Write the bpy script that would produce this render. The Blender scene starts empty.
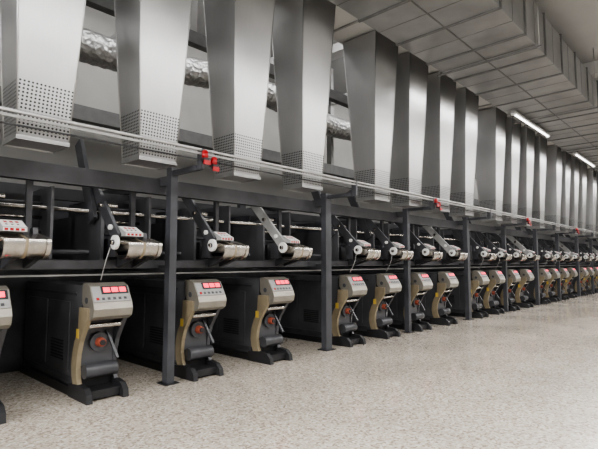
import bpy, bmesh, math, random
from mathutils import Vector, Matrix
random.seed(4)
scene = bpy.context.scene
try:
    scene.view_settings.look = 'AgX - Medium High Contrast'
except Exception as e: print(e)

# ---------------------------------------------------------------- materials
def new_mat(name):
    m = bpy.data.materials.new(name); m.use_nodes = True
    nt = m.node_tree
    return m, nt, nt.nodes['Principled BSDF']

def simple(name, col, rough=0.5, metal=0.0, noise=0.12, scale=6.0, stretch=(1,1,1), spec=0.5):
    m, nt, b = new_mat(name)
    tc = nt.nodes.new('ShaderNodeTexCoord'); mp = nt.nodes.new('ShaderNodeMapping')
    mp.inputs['Scale'].default_value = stretch
    n = nt.nodes.new('ShaderNodeTexNoise'); n.inputs['Scale'].default_value = scale; n.inputs['Detail'].default_value = 5
    r = nt.nodes.new('ShaderNodeValToRGB')
    r.color_ramp.elements[0].position = 0.3; r.color_ramp.elements[1].position = 0.7
    r.color_ramp.elements[0].color = tuple(c*(1-noise) for c in col)+(1,)
    r.color_ramp.elements[1].color = tuple(min(1,c*(1+noise)) for c in col)+(1,)
    nt.links.new(tc.outputs['Object'], mp.inputs[0]); nt.links.new(mp.outputs[0], n.inputs['Vector'])
    nt.links.new(n.outputs['Fac'], r.inputs[0]); nt.links.new(r.outputs[0], b.inputs['Base Color'])
    b.inputs['Roughness'].default_value = rough; b.inputs['Metallic'].default_value = metal
    b.inputs['Specular IOR Level'].default_value = spec
    return m

def emis(name, col, s):
    m, nt, b = new_mat(name)
    b.inputs['Base Color'].default_value = col+(1,)
    b.inputs['Emission Color'].default_value = col+(1,)
    b.inputs['Emission Strength'].default_value = s
    return m

M = {}
M['dark'] = simple('dark_grey_paint', (0.052,0.053,0.059), 0.40, 0.0, 0.25, 5)
M['tank'] = simple('tank_grey_paint', (0.088,0.089,0.096), 0.36, 0.1, 0.15, 3)
M['black'] = simple('black_metal', (0.018,0.018,0.020), 0.45)
M['blue'] = simple('dark_blue_grey_paint', (0.055,0.057,0.065), 0.36, 0.0, 0.2, 4)
M['beige'] = simple('champagne_metal_enamel', (0.255,0.238,0.205), 0.33, 0.5, 0.08, 8)
M['tan'] = simple('tan_cast_enamel', (0.27,0.225,0.15), 0.38, 0.2, 0.1, 8)
M['grey'] = simple('light_grey_enamel', (0.27,0.27,0.265), 0.4)
M['alu'] = simple('cast_aluminium', (0.48,0.455,0.42), 0.25, 1.0, 0.12, 20)
M['white'] = simple('white_plastic', (0.66,0.66,0.64), 0.35, 0, 0.03)
M['led'] = emis('red_led_display', (1.0,0.06,0.11), 1.7)
M['red'] = simple('red_plastic', (0.34,0.008,0.012), 0.3, 0, 0.1)
M['orange'] = simple('orange_bobbin_paper', (0.24,0.055,0.03), 0.6, 0, 0.15)
M['yellow'] = simple('yellow_label', (0.6,0.42,0.08), 0.5)
M['steel'] = simple('galvanised_steel', (0.42,0.42,0.42), 0.38, 0.9, 0.18, 3.5)
M['duct'] = simple('duct_sheet_metal', (0.27,0.275,0.278), 0.40, 0.6, 0.18, 1.6)
M['rib'] = simple('duct_flange_metal', (0.15,0.15,0.15), 0.5, 0.5)
M['wallm'] = simple('painted_plaster', (0.44,0.435,0.42), 0.8, 0, 0.08, 1.2)
M['ceilm'] = simple('ceiling_paint', (0.34,0.34,0.34), 0.85, 0, 0.06, 0.8)
M['beam'] = simple('beam_paint', (0.50,0.50,0.495), 0.8, 0, 0.04, 0.8)
M['lamp'] = emis('lamp_tube', (1.0,0.99,0.97), 6.0)

def brushed(name, perf=False):
    m, nt, b = new_mat(name)
    tc = nt.nodes.new('ShaderNodeTexCoord'); mp = nt.nodes.new('ShaderNodeMapping')
    mp.inputs['Scale'].default_value = (30,30,0.25)
    info = nt.nodes.new('ShaderNodeObjectInfo')
    off = nt.nodes.new('ShaderNodeVectorMath'); off.operation='ADD'
    mul = nt.nodes.new('ShaderNodeMath'); mul.operation='MULTIPLY'; mul.inputs[1].default_value=37
    nt.links.new(info.outputs['Random'], mul.inputs[0]); nt.links.new(tc.outputs['Object'], off.inputs[0]); nt.links.new(mul.outputs[0], off.inputs[1])
    n = nt.nodes.new('ShaderNodeTexNoise'); n.inputs['Scale'].default_value = 2.5; n.inputs['Detail'].default_value = 4
    nt.links.new(off.outputs[0], mp.inputs[0]); nt.links.new(mp.outputs[0], n.inputs['Vector'])
    n2 = nt.nodes.new('ShaderNodeTexNoise'); n2.inputs['Scale'].default_value = 0.9; n2.inputs['Detail'].default_value=2
    nt.links.new(off.outputs[0], n2.inputs['Vector'])
    sc = nt.nodes.new('ShaderNodeMath'); sc.operation='MULTIPLY'; sc.inputs[1].default_value=0.15
    nt.links.new(n.outputs['Fac'], sc.inputs[0])
    mx = nt.nodes.new('ShaderNodeMath'); mx.operation='ADD'
    nt.links.new(sc.outputs[0], mx.inputs[0]); nt.links.new(n2.outputs['Fac'], mx.inputs[1])
    r = nt.nodes.new('ShaderNodeMapRange')
    r.inputs['From Min'].default_value=0.4; r.inputs['From Max'].default_value=0.8
    r.inputs['To Min'].default_value=0.40; r.inputs['To Max'].default_value=0.52
    nt.links.new(mx.outputs[0], r.inputs['Value'])
    r2 = nt.nodes.new('ShaderNodeMapRange')
    r2.inputs['From Min'].default_value=0.4; r2.inputs['From Max'].default_value=0.8
    r2.inputs['To Min'].default_value=0.28; r2.inputs['To Max'].default_value=0.36
    nt.links.new(mx.outputs[0], r2.inputs['Value'])
    bp = nt.nodes.new('ShaderNodeBump'); bp.inputs['Strength'].default_value=0.12; bp.inputs['Distance'].default_value=0.06
    nt.links.new(n2.outputs['Fac'], bp.inputs['Height']); nt.links.new(bp.outputs[0], b.inputs['Normal'])
    b.inputs['Metallic'].default_value = 0.86
    nt.links.new(r2.outputs[0], b.inputs['Roughness'])
    comb = nt.nodes.new('ShaderNodeCombineColor')
    for i in range(3): nt.links.new(r.outputs[0], comb.inputs[i])
    out = comb.outputs[0]
    if perf:
        sep = nt.nodes.new('ShaderNodeSeparateXYZ'); nt.links.new(tc.outputs['Object'], sep.inputs[0])
        ad = nt.nodes.new('ShaderNodeMath'); ad.operation='ADD'
        nt.links.new(sep.outputs[0], ad.inputs[0]); nt.links.new(sep.outputs[1], ad.inputs[1])
        s = []
        for o in (ad.outputs[0], sep.outputs[2]):
            k = nt.nodes.new('ShaderNodeMath'); k.operation='MULTIPLY'; k.inputs[1].default_value=2*math.pi/0.036
            nt.links.new(o, k.inputs[0])
            q = nt.nodes.new('ShaderNodeMath'); q.operation='SINE'; nt.links.new(k.outputs[0], q.inputs[0]); s.append(q)
        sm = nt.nodes.new('ShaderNodeMath'); sm.operation='ADD'
        nt.links.new(s[0].outputs[0], sm.inputs[0]); nt.links.new(s[1].outputs[0], sm.inputs[1])
        gt = nt.nodes.new('ShaderNodeMath'); gt.operation='GREATER_THAN'; gt.inputs[1].default_value=0.7
        nt.links.new(sm.outputs[0], gt.inputs[0])
        mix = nt.nodes.new('ShaderNodeMix'); mix.data_type='RGBA'
        nt.links.new(gt.outputs[0], mix.inputs['Factor']); nt.links.new(out, mix.inputs[6])
        mix.inputs[7].default_value=(0.05,0.05,0.05,1)
        out = mix.outputs[2]
    nt.links.new(out, b.inputs['Base Color'])
    return m
M['hood'] = brushed('brushed_stainless')
M['perf'] = brushed('perforated_stainless', True)

def foil():
    m, nt, b = new_mat('crinkled_foil')
    tc = nt.nodes.new('ShaderNodeTexCoord'); n = nt.nodes.new('ShaderNodeTexVoronoi'); n.inputs['Scale'].default_value=14
    nt.links.new(tc.outputs['Object'], n.inputs['Vector'])
    bp = nt.nodes.new('ShaderNodeBump'); bp.inputs['Strength'].default_value=0.6; bp.inputs['Distance'].default_value=0.04
    nt.links.new(n.outputs['Distance'], bp.inputs['Height']); nt.links.new(bp.outputs[0], b.inputs['Normal'])
    b.inputs['Base Color'].default_value=(0.42,0.42,0.42,1); b.inputs['Metallic'].default_value=0.9; b.inputs['Roughness'].default_value=0.45
    return m
M['foil'] = foil()

def floor_mat():
    m, nt, b = new_mat('terrazzo_floor')
    tc = nt.nodes.new('ShaderNodeTexCoord')
    v = nt.nodes.new('ShaderNodeTexVoronoi'); v.inputs['Scale'].default_value=50; v.inputs['Randomness'].default_value=1
    nt.links.new(tc.outputs['Object'], v.inputs['Vector'])
    sep = nt.nodes.new('ShaderNodeSeparateColor'); nt.links.new(v.outputs['Color'], sep.inputs[0])
    r = nt.nodes.new('ShaderNodeValToRGB'); cr = r.color_ramp; cr.interpolation='CONSTANT'
    cr.elements[0].position=0; cr.elements[0].color=(0.34,0.28,0.225,1)
    cr.elements[1].position=0.12; cr.elements[1].color=(0.50,0.445,0.375,1)
    for p,c in ((0.3,(0.55,0.495,0.42)),(0.55,(0.60,0.55,0.475)),(0.8,(0.70,0.66,0.60)),(0.93,(0.40,0.34,0.28))):
        e = cr.elements.new(p); e.color=c+(1,)
    nt.links.new(sep.outputs[0], r.inputs[0])
    n = nt.nodes.new('ShaderNodeTexNoise'); n.inputs['Scale'].default_value=0.7; n.inputs['Detail'].default_value=6
    nt.links.new(tc.outputs['Object'], n.inputs['Vector'])
    mr = nt.nodes.new('ShaderNodeMapRange'); mr.inputs['From Min'].default_value=.3; mr.inputs['From Max'].default_value=.7
    mr.inputs['To Min'].default_value=0.86; mr.inputs['To Max'].default_value=1.06
    nt.links.new(n.outputs['Fac'], mr.inputs['Value'])
    mul = nt.nodes.new('ShaderNodeVectorMath'); mul.operation='SCALE'
    nt.links.new(r.outputs[0], mul.inputs[0]); nt.links.new(mr.outputs[0], mul.inputs['Scale'])
    nt.links.new(mul.outputs[0], b.inputs['Base Color'])
    rr = nt.nodes.new('ShaderNodeMapRange'); rr.inputs['From Min'].default_value=.3; rr.inputs['From Max'].default_value=.7
    rr.inputs['To Min'].default_value=0.10; rr.inputs['To Max'].default_value=0.22
    nt.links.new(n.outputs['Fac'], rr.inputs['Value']); nt.links.new(rr.outputs[0], b.inputs['Roughness'])
    b.inputs['Coat Weight'].default_value=0.25; b.inputs['Coat Roughness'].default_value=0.08
    return m
M['floor'] = floor_mat()

# ---------------------------------------------------------------- mesh builder
class MB:
    def __init__(s): s.bm = bmesh.new(); s.mats=[]
    def mi(s, k):
        if k not in s.mats: s.mats.append(k)
        return s.mats.index(k)
    def hexa(s, p, mat, facemats=None):
        vs = [s.bm.verts.new(q) for q in p]
        fs = [(3,2,1,0),(4,5,6,7),(0,1,5,4),(1,2,6,5),(2,3,7,6),(3,0,4,7)]
        for i,f in enumerate(fs):
            fc = s.bm.faces.new([vs[j] for j in f]); fc.material_index = s.mi((facemats or {}).get(i, mat))
    def box(s, x0,x1,y0,y1,z0,z1, mat):
        s.hexa([(x0,y0,z0),(x1,y0,z0),(x1,y1,z0),(x0,y1,z0),(x0,y0,z1),(x1,y0,z1),(x1,y1,z1),(x0,y1,z1)], mat)
    def prism(s, prof, x0, x1, mat, smooth=False):
        a = [s.bm.verts.new((x0,y,z)) for y,z in prof]; b = [s.bm.verts.new((x1,y,z)) for y,z in prof]
        k = s.mi(mat); n=len(prof); fs=[s.bm.faces.new(a), s.bm.faces.new(b[::-1])]
        for i in range(n):
            f=s.bm.faces.new((a[i],b[i],b[(i+1)%n],a[(i+1)%n])); f.smooth=smooth; fs.append(f)
        for f in fs: f.material_index=k
    def cyl(s, p0, p1, r, mat, n=16, r1=None, smooth=True):
        p0=Vector(p0); p1=Vector(p1); d=(p1-p0).normalized(); r1 = r if r1 is None else r1
        u = d.orthogonal().normalized(); v = d.cross(u); k=s.mi(mat)
        a=[];b=[]
        for i in range(n):
            t=2*math.pi*i/n; o=u*math.cos(t)+v*math.sin(t)
            a.append(s.bm.verts.new(p0+o*r)); b.append(s.bm.verts.new(p1+o*r1))
        fs=[s.bm.faces.new(a[::-1]), s.bm.faces.new(b)]
        for f in fs: f.material_index=k
        for i in range(n):
            f=s.bm.faces.new((a[i],a[(i+1)%n],b[(i+1)%n],b[i])); f.material_index=k; f.smooth=smooth
    def bar(s, p0, p1, w, t, mat):
        p0=Vector(p0); p1=Vector(p1); d=(p1-p0).normalized()
        u = Vector((1,0,0)) if abs(d.x)<0.9 else Vector((0,1,0))
        v = d.cross(u).normalized()
        q=[]
        for p in (p0,p1):
            for a,b in ((-1,-1),(1,-1),(1,1),(-1,1)): q.append(tuple(p+u*a*w/2+v*b*t/2))
        s.hexa(q, mat)
    def tube(s, pts, r, mat, n=8):
        for a,b in zip(pts[:-1],pts[1:]): s.cyl(a,b,r,mat,n)
    def mesh(s, name):
        bmesh.ops.recalc_face_normals(s.bm, faces=s.bm.faces)
        me=bpy.data.meshes.new(name); s.bm.to_mesh(me); s.bm.free()
        for k in s.mats: me.materials.append(M[k])
        return me

def place(me, name, loc=(0,0,0), bevel=0.0, parent=None):
    o=bpy.data.objects.new(name, me); o.location=loc; scene.collection.objects.link(o)
    if bevel:
        b=o.modifiers.new('bevel','BEVEL'); b.width=bevel; b.segments=2; b.limit_method='ANGLE'; b.angle_limit=math.radians(35)
    if parent: o.parent=parent
    return o

# ---------------------------------------------------------------- layout
PERIOD=5.80
units=[]; posts=[]
for k in range(-1,7):
    for j,o in enumerate((0.99,2.20,3.53,4.85)): units.append(o+PERIOD*k)
    posts += [(3.25+PERIOD*k,0.10),(6.33+PERIOD*k,0.15)]
XMIN=-6.0
Y0=5.25

# ---------------------------------------------------------------- lower winding machine
def winder():
    m=MB()
    m.prism([(0.16,0.10),(2.0,0.10),(2.0,1.20),(1.9,1.24),(0.14,1.24),(0.14,1.10)],0.02,0.40,'tank')
    for x0,x1 in ((0.008,0.02),(0.40,0.412)):
        m.box(x0,x1,0.30,1.95,1.12,1.15,'dark'); m.box(x0,x1,0.30,1.95,0.14,0.20,'dark')
        m.box(x0,x1,0.46,1.12,0.26,1.04,'tank'); m.box(x0,x1,1.16,1.90,0.26,1.04,'tank')
    m.box(-0.01,0.43,0.05,2.02,0.0,0.10,'black')
    for q in range(7): m.box(0.002,0.01,0.60,0.98,0.36+q*0.035,0.375+q*0.035,'black')
    pts=[(-0.10,0.88),(0.0,0.74),(0.08,0.62),(0.13,0.48),(0.145,0.34),(0.12,0.22),(0.08,0.14)]
    prof=pts+[(y+0.14,z) for y,z in pts[::-1]]
    prof=prof[:-1]+[(0.12,1.0),(-0.10,1.0)]
    m.prism(prof,-0.02,0.03,'tan')
    m.prism(prof,0.39,0.44,'dark')
    foot=[(0.33,0.0),(0.33,0.14),(0.06,0.17),(-0.08,0.15),(-0.15,0.09),(-0.17,0.0)]
    m.prism(foot,-0.025,0.04,'black'); m.prism(foot,0.38,0.445,'black')
    m.box(0.04,0.38,-0.08,0.16,0.02,0.11,'black')
    m.box(0.03,0.39,0.155,0.17,0.10,1.1,'black')
    m.prism([(0.155,0.85),(0.155,1.2),(0.05,1.2),(-0.05,0.9)],0.03,0.39,'black')
    head=[(0.10,1.265),(0.02,1.27),(-0.08,1.235),(-0.19,1.06),(-0.215,0.99),(-0.195,0.91),(-0.13,0.87),(0.0,0.91),(0.10,1.06)]
    m.prism(head,0.0,0.44,'beige')
    m.cyl((-0.006,-0.02,1.08),(0.0,-0.02,1.08),0.035,'dark',16)
    P0=Vector((0,-0.08,1.235)); P1=Vector((0,-0.19,1.06)); N=Vector((0,-0.847,0.532))
    def slant(a,b,off): return P0.lerp(P1,a)+N*off, P0.lerp(P1,b)+N*off
    def splate(x0,x1,a,b,o0,o1,mat):
        p,q=slant(a,b,o0); r,t=slant(a,b,o1)
        m.hexa([(x0,q.y,q.z),(x1,q.y,q.z),(x1,p.y,p.z),(x0,p.y,p.z),(x0,t.y,t.z),(x1,t.y,t.z),(x1,r.y,r.z),(x0,r.y,r.z)],mat)
    splate(0.01,0.43,0.04,0.96,-0.002,0.006,'grey')
    splate(0.11,0.42,0.04,0.52,0.006,0.010,'black')
    for i in range(3): splate(0.135+i*0.092,0.21+i*0.092,0.12,0.42,0.010,0.013,'led')
    for i in range(6): splate(0.04+i*0.062,0.07+i*0.062,0.72,0.86,0.006,0.012,'red' if i==0 else 'dark')
    m.box(-0.024,-0.020,0.10,0.17,0.66,0.76,'yellow')
    m.cyl((0.21,0.155,0.60),(0.21,0.09,0.60),0.105,'dark',28)
    m.cyl((0.21,0.09,0.60),(0.21,0.02,0.60),0.055,'orange',24,0.045)
    m.cyl((0.21,0.02,0.60),(0.21,0.0,0.60),0.03,'black',16)
    m.cyl((0.03,0.06,0.30),(0.39,0.06,0.30),0.08,'dark',20)
    m.cyl((0.03,-0.02,0.80),(0.39,-0.02,0.80),0.03,'alu',16)
    m.bar((0.30,0.12,0.72),(0.36,-0.04,0.42),0.03,0.03,'dark')
    return m.mesh('yarn_winding_machine')
me=winder()
for x in units: place(me,'yarn_winding_machine',(x,Y0,0),0.010)

# ---------------------------------------------------------------- upper take-up head
def takeup(kind):
    m=MB()
    C=(-0.17,1.68)
    prof=[]
    for i in range(25):
        t=math.radians(-195+ i*(240/24)); prof.append((C[0]+0.155*math.cos(t),C[1]+0.145*math.sin(t)))
    def sc(f): return [(C[0]+(y-C[0])*f,C[1]+(z-C[1])*f) for y,z in prof]
    m.prism(prof,0.0,0.34,'alu',True)
    m.prism(sc(1.07),0.34,0.38,'alu'); m.prism(sc(1.07),-0.03,0.0,'alu')
    m.prism(sc(1.02),0.15,0.18,'tan')
    m.box(-0.03,0.38,-0.28,-0.06,1.58,1.62,'dark')
    m.prism([(0.02,1.72),(0.02,1.91),(-0.06,1.91),(-0.24,1.83),(-0.24,1.79),(-0.10,1.79)],-0.03,0.19,'grey')
    def lab(x0,x1,a,b,o0,o1,mat):
        p0=Vector((0,-0.06,1.91)); p1=Vector((0,-0.24,1.83)); n=Vector((0,-0.406,0.914))
        p,q=p0.lerp(p1,a)+n*o0,p0.lerp(p1,b)+n*o0; r,t=p0.lerp(p1,a)+n*o1,p0.lerp(p1,b)+n*o1
        m.hexa([(x0,q.y,q.z),(x1,q.y,q.z),(x1,p.y,p.z),(x0,p.y,p.z),(x0,t.y,t.z),(x1,t.y,t.z),(x1,r.y,r.z),(x0,r.y,r.z)],mat)
    lab(-0.02,0.18,0.06,0.94,0,0.004,'white')
    m.box(-0.02,0.18,-0.244,-0.24,1.792,1.828,'white')
    for i in range(4): m.box(-0.01+i*0.047,0.022+i*0.047,-0.247,-0.244,1.797,1.822,'red')
    for i in range(3): lab(0.01+i*0.05,0.04+i*0.05,0.22,0.45,0.004,0.007,'red'); lab(0.01+i*0.05,0.03+i*0.05,0.62,0.75,0.004,0.007,'black')
    m.cyl((0.0,-0.16,1.72),(-0.16,-0.16,1.72),0.025,'alu',12)
    m.cyl((-0.09,-0.16,1.72),(-0.125,-0.16,1.72),0.080,'white',28)
    m.cyl((-0.125,-0.16,1.72),(-0.145,-0.16,1.72),0.03,'dark',20)
    br=[(-0.12,1.53),(0.22,1.43),(0.22,1.52),(0.05,1.85),(-0.02,1.85)]
    m.prism(br,0.10,0.14,'dark'); m.prism(br,0.30,0.35,'dark')
    m.box(-0.02,0.36,0.03,0.20,1.56,1.80,'dark')
    c='grey' if kind==1 else 'dark'
    m.bar((-0.05,-0.10,1.76),(-0.05,0.62,2.50),0.04,0.15,c)
    if kind==2: m.bar((-0.10,0.45,2.0),(-0.10,0.95,3.05),0.05,0.17,'dark')
    m.cyl((-0.10,0.30,2.18),(0.12,0.30,2.18),0.03,'alu',12)
    m.cyl((-0.10,0.02,1.90),(-0.02,0.02,1.90),0.03,'white',14)
    if kind==2: m.tube([(-0.16,-0.16,1.66),(-0.20,-0.17,1.55),(-0.21,-0.12,1.42),(-0.20,-0.04,1.30)],0.006,'grey',6)
    return m.mesh('yarn_takeup_head')
mes=[takeup(i) for i in range(3)]
for i,x in enumerate(units): place(mes[{0:2,1:2,2:0,3:1}[i%4]],'yarn_takeup_head',(x+0.34,Y0,0),0.004)

# ---------------------------------------------------------------- frame
def frame():
    m=MB()
    for x,w in posts:
        if x<XMIN: continue
        m.box(x-w/2,x+w/2,Y0-0.04,Y0+0.07,0.01,2.70,'blue')
        m.box(x-w/2-.05,x+w/2+.05,Y0-0.09,Y0+0.12,0.0,0.012,'black')
        m.box(x-w/2,x+w/2,Y0+2.27,Y0+2.37,0.0,2.70,'dark')
        m.box(x-0.05,x+0.05,Y0+0.07,Y0+2.25,2.48,2.60,'dark')
        m.box(x-0.05,x+0.05,Y0+0.07,Y0+2.25,1.38,1.46,'dark')
        m.box(x-0.03,x+0.03,Y0-0.55,Y0-0.04,2.60,2.66,'blue')
    xs,xe=-5.5,41.0
    m.box(xs,xe,Y0+0.22,Y0+0.34,2.38,2.58,'dark')
    m.box(xs,xe,Y0+0.22,Y0+0.30,1.42,1.52,'dark')
    m.box(xs,xe,Y0+0.30,Y0+0.33,1.34,1.36,'grey')
    m.box(xs,xe,Y0+1.1,Y0+1.2,2.30,2.45,'dark')
    m.box(xs,xe,Y0+1.2,Y0+1.3,1.44,1.54,'dark')
    m.box(xs,xe,Y0+2.1,Y0+2.25,2.30,2.60,'dark')
    m.box(xs,xe,Y0+2.12,Y0+2.16,0.0,2.34,'dark')
    m.cyl((xs,Y0+0.55,2.12),(xe,Y0+0.55,2.12),0.025,'alu',10)
    m.cyl((xs,Y0+0.7,1.62),(xe,Y0+0.7,1.62),0.03,'dark',10)
    for i,x in enumerate(units):
        m.box(x+0.95,x+0.98,Y0+0.40,Y0+2.1,1.54,2.36,'tank')
        m.box(x+0.70,x+0.76,Y0+0.40,Y0+0.46,1.46,2.40,'dark')
        m.box(x+0.35,x+0.95,Y0+0.75,Y0+1.5,1.56,2.28,'blue')
        m.box(x+0.30,x+0.34,Y0+0.36,Y0+1.9,1.50,2.10,'tank')
        m.box(x+0.40,x+0.80,Y0+0.36,Y0+0.60,1.54,1.78,'black')
        for q in range(3):
            m.cyl((x+0.36,Y0+0.60,1.85+q*0.16),(x+0.92,Y0+0.60,1.85+q*0.16),0.02,'alu' if q==1 else 'dark',8)
    return m.mesh('steel_support_frame')
place(frame(),'steel_support_frame')

# ---------------------------------------------------------------- hoods
ZB,ZT=2.64,5.70
def hood():
    m=MB()
    def ring(z):
        t=(z-ZB)/(4.6-ZB); w=0.45+0.21*t; d=0.40+0.22*t
        return [(-w/2,-d/2,z),(w/2,-d/2,z),(w/2,d/2,z),(-w/2,d/2,z)]
    zs=[ZB,ZB+0.05,ZB+0.55,ZT]; mats=['hood','perf','hood']
    for i in range(3):
        a,b=ring(zs[i]),ring(zs[i+1]); m.hexa(a+b, mats[i])
    w,d=0.45,0.40
    m.box(-w/2-.012,w/2+.012,-d/2-.012,-d/2,ZB-.01,ZB+.03,'steel'); m.box(-w/2-.012,w/2+.012,d/2,d/2+.012,ZB-.01,ZB+.03,'steel')
    m.box(-w/2-.012,-w/2,-d/2,d/2,ZB-.01,ZB+.03,'steel'); m.box(w/2,w/2+.012,-d/2,d/2,ZB-.01,ZB+.03,'steel')
    a,b=ring(ZB+.03),ring(ZT)
    for i in range(4): m.cyl(a[i],b[i],0.008,'steel',6)
    return m.mesh('exhaust_hood')
me=hood()
for x in units: place(me,'exhaust_hood',(x+0.56,4.98,0))

m=MB()
m.box(-5.6,41,4.55,5.45,5.74,6.25,'beam')
for i in range(40):
    x=-5.5+i*1.2; m.box(x,x+.04,4.52,5.48,5.71,6.27,'grey')
place(m.mesh('exhaust_header_duct'),'exhaust_header_duct')

# ---------------------------------------------------------------- rail with conduits
m=MB()
RY=4.62
m.cyl((-5.5,RY,2.835),(41,RY,2.835),0.018,'steel',10)
m.box(-5.5,41,RY-0.012,RY+0.012,2.775,2.800,'grey')
m.cyl((-5.5,RY+.03,2.72),(41,RY+.03,2.72),0.009,'black',6)
for x,w in posts:
    m.box(x-.02,x+.02,RY-0.02,RY+0.075,2.60,2.85,'dark')
place(m.mesh('conduit_rail'),'conduit_rail')

def beacon():
    m=MB()
    m.box(-.04,.04,-.04,.04,0,.03,'black'); m.cyl((0,0,.03),(0,0,.11),.038,'red',16); m.cyl((0,0,.11),(0,0,.13),.038,'red',16,.02)
    m.cyl((0,0,-.01),(0,0,0),.02,'black'); m.box(-.045,.045,-.05,-.035,-.05,0.0,'red')
    return m.mesh('red_warning_beacon')
me=beacon()
for i,(x,w) in enumerate(posts):
    if i%2==0:
        place(me,'red_warning_beacon',(x-.01,RY-0.07,2.69)); place(me,'red_warning_beacon',(x+.12,RY-0.07,2.63))

# ---------------------------------------------------------------- big ceiling duct
m=MB()
dy0,dy1,dz0,dz1=2.48,4.28,5.40,6.20
m.box(-5.8,41,dy0,dy1,dz0,dz1,'duct')
x=-5.5
while x<41:
    m.box(x,x+.045,dy0-.025,dy1+.025,dz0-.025,dz1+.03,'rib')
    m.box(x+.57,x+.58,dy0-.004,dy1+.004,dz0-.005,dz1+.004,'rib'); x+=1.15
m.box(-5.8,41,(dy0+dy1)/2-.010,(dy0+dy1)/2+.010,dz0-.012,dz0,'rib')
x=-4.9
while x<41:
    m.cyl((x,dy0-.06,dz0-.05),(x,dy0-.06,6.9),.008,'steel',6); m.cyl((x,dy1+.06,dz0-.05),(x,dy1+.06,6.9),.008,'steel',6)
    m.box(x-.02,x+.02,dy0-.1,dy1+.1,dz0-.06,dz0-.03,'rib'); x+=4.6
place(m.mesh('ventilation_duct'),'ventilation_duct')

# ---------------------------------------------------------------- overhead steelwork, foil duct
m=MB()
m.box(-5.8,41,8.0,8.25,3.9,4.15,'rib'); m.box(-5.8,41,6.2,6.35,5.0,5.2,'rib')
for i in range(16):
    x=-4.6+i*2.9
    m.box(x,x+.12,5.6,9.4,5.85,6.05,'beam'); m.box(x,x+.12,8.05,8.2,4.15,6.9,'grey')
    m.box(x,x+.12,6.2,6.35,5.2,5.85,'grey')
steelwork=place(m.mesh('overhead_steelwork'),'overhead_steelwork')
def flex(y,z,r,name):
    m=MB(); n=20; k=m.mi('foil'); prev=None; x=-5.5; i=0
    while x<36:
        rr=r*(1+0.06*(i%2)); yy=y+0.12*math.sin(x*0.7); zz=z+0.10*math.sin(x*1.1+1)
        ring=[m.bm.verts.new((x,yy+rr*math.cos(2*math.pi*j/n),zz+rr*math.sin(2*math.pi*j/n))) for j in range(n)]
        if prev:
            for j in range(n):
                f=m.bm.faces.new((prev[j],prev[(j+1)%n],ring[(j+1)%n],ring[j])); f.material_index=k
        else: m.bm.faces.new(ring[::-1]).material_index=k
        prev=ring; x+=0.09; i+=1
    m.bm.faces.new(prev).material_index=k
    place(m.mesh(name),name,parent=steelwork)
flex(7.6,5.15,0.26,'foil_duct')

# ---------------------------------------------------------------- room
def slab(name,x0,x1,y0,y1,z0,z1,mat):
    m=MB(); m.box(x0,x1,y0,y1,z0,z1,mat); place(m.mesh(name),name)
slab('floor',-8,43,-6,9.5,-.1,0,'floor')
slab('ceiling',-8,43,-6,9.5,6.9,7.0,'ceilm')
slab('wall_back',-8,43,9.5,9.6,0,6.9,'wallm')
slab('wall_front',-8,43,-6.1,-6,0,6.9,'wallm')
slab('wall_right',43,43.1,-6,9.5,0,6.9,'wallm')
slab('wall_left',-8.1,-8,-6,9.5,0,6.9,'wallm')
m=MB()
for i in range(9):
    x=-3+i*5.8; m.box(x,x+.35,-6,9.5,6.55,6.9,'beam')
place(m.mesh('ceiling_beams'),'ceiling_beams')

# ---------------------------------------------------------------- lamps
def lampfix(L):
    m=MB(); m.box(0,L,-.06,.06,.03,.08,'grey'); m.cyl((0.04,0,.012),(L-.04,0,.012),.022,'lamp',10)
    m.box(0,.04,-.05,.05,-.02,.03,'white'); m.box(L-.04,L,-.05,.05,-.02,.03,'white')
    return m.mesh('fluorescent_lamp')
me=lampfix(3.0)
for x in (12.3,18.4,24.5,30.6): place(me,'fluorescent_lamp',(x,4.02,5.26))
for x in (-4,2,8,14,20,26,32): place(me,'fluorescent_lamp',(x,0.3,5.6))
for x in (-4,2,8,14,20,26,32): place(me,'fluorescent_lamp',(x,-3.2,5.6))
def area(name,loc,sx,sy,power,rot=(0,0,0),col=(1.0,0.99,0.98)):
    l=bpy.data.lights.new(name,'AREA'); l.shape='RECTANGLE'; l.size=sx; l.size_y=sy; l.energy=power; l.color=col
    o=bpy.data.objects.new(name,l); o.location=loc; o.rotation_euler=rot; scene.collection.objects.link(o); return o
area('aisle_light',(16,0.3,5.5),44,0.4,1850)
area('aisle_light',(16,-3.2,5.5),44,0.4,1550)
area('under_duct_light',(20,4.02,5.2),22,0.12,260)
area('rear_fill_light',(16,6.0,6.6),44,0.3,1050,(math.radians(40),0,0))  # added fill without a fixture, brightens the back wall mirrored in the hoods
area('end_fill_light',(-6.5,2.5,3.6),4.0,4.0,850,(0,-math.pi/2,0))  # added fill, not a wall lamp; lifts the near faces of hoods and tanks

w=bpy.data.worlds.new('world'); scene.world=w; w.use_nodes=True
w.node_tree.nodes['Background'].inputs[0].default_value=(.5,.5,.5,1); w.node_tree.nodes['Background'].inputs[1].default_value=.3

# ---------------------------------------------------------------- camera
cam=bpy.data.cameras.new('camera'); cam.sensor_width=36; cam.lens=470/598*36; cam.clip_start=.05; cam.clip_end=200
co=bpy.data.objects.new('camera',cam); scene.collection.objects.link(co); scene.camera=co
co.location=(0,0,1.5)
a=math.radians(4.56); th=math.radians(43.08)
d=Vector((math.cos(th)*math.cos(a), math.sin(th)*math.cos(a), math.sin(a)))
co.rotation_euler=d.to_track_quat('-Z','Y').to_euler()
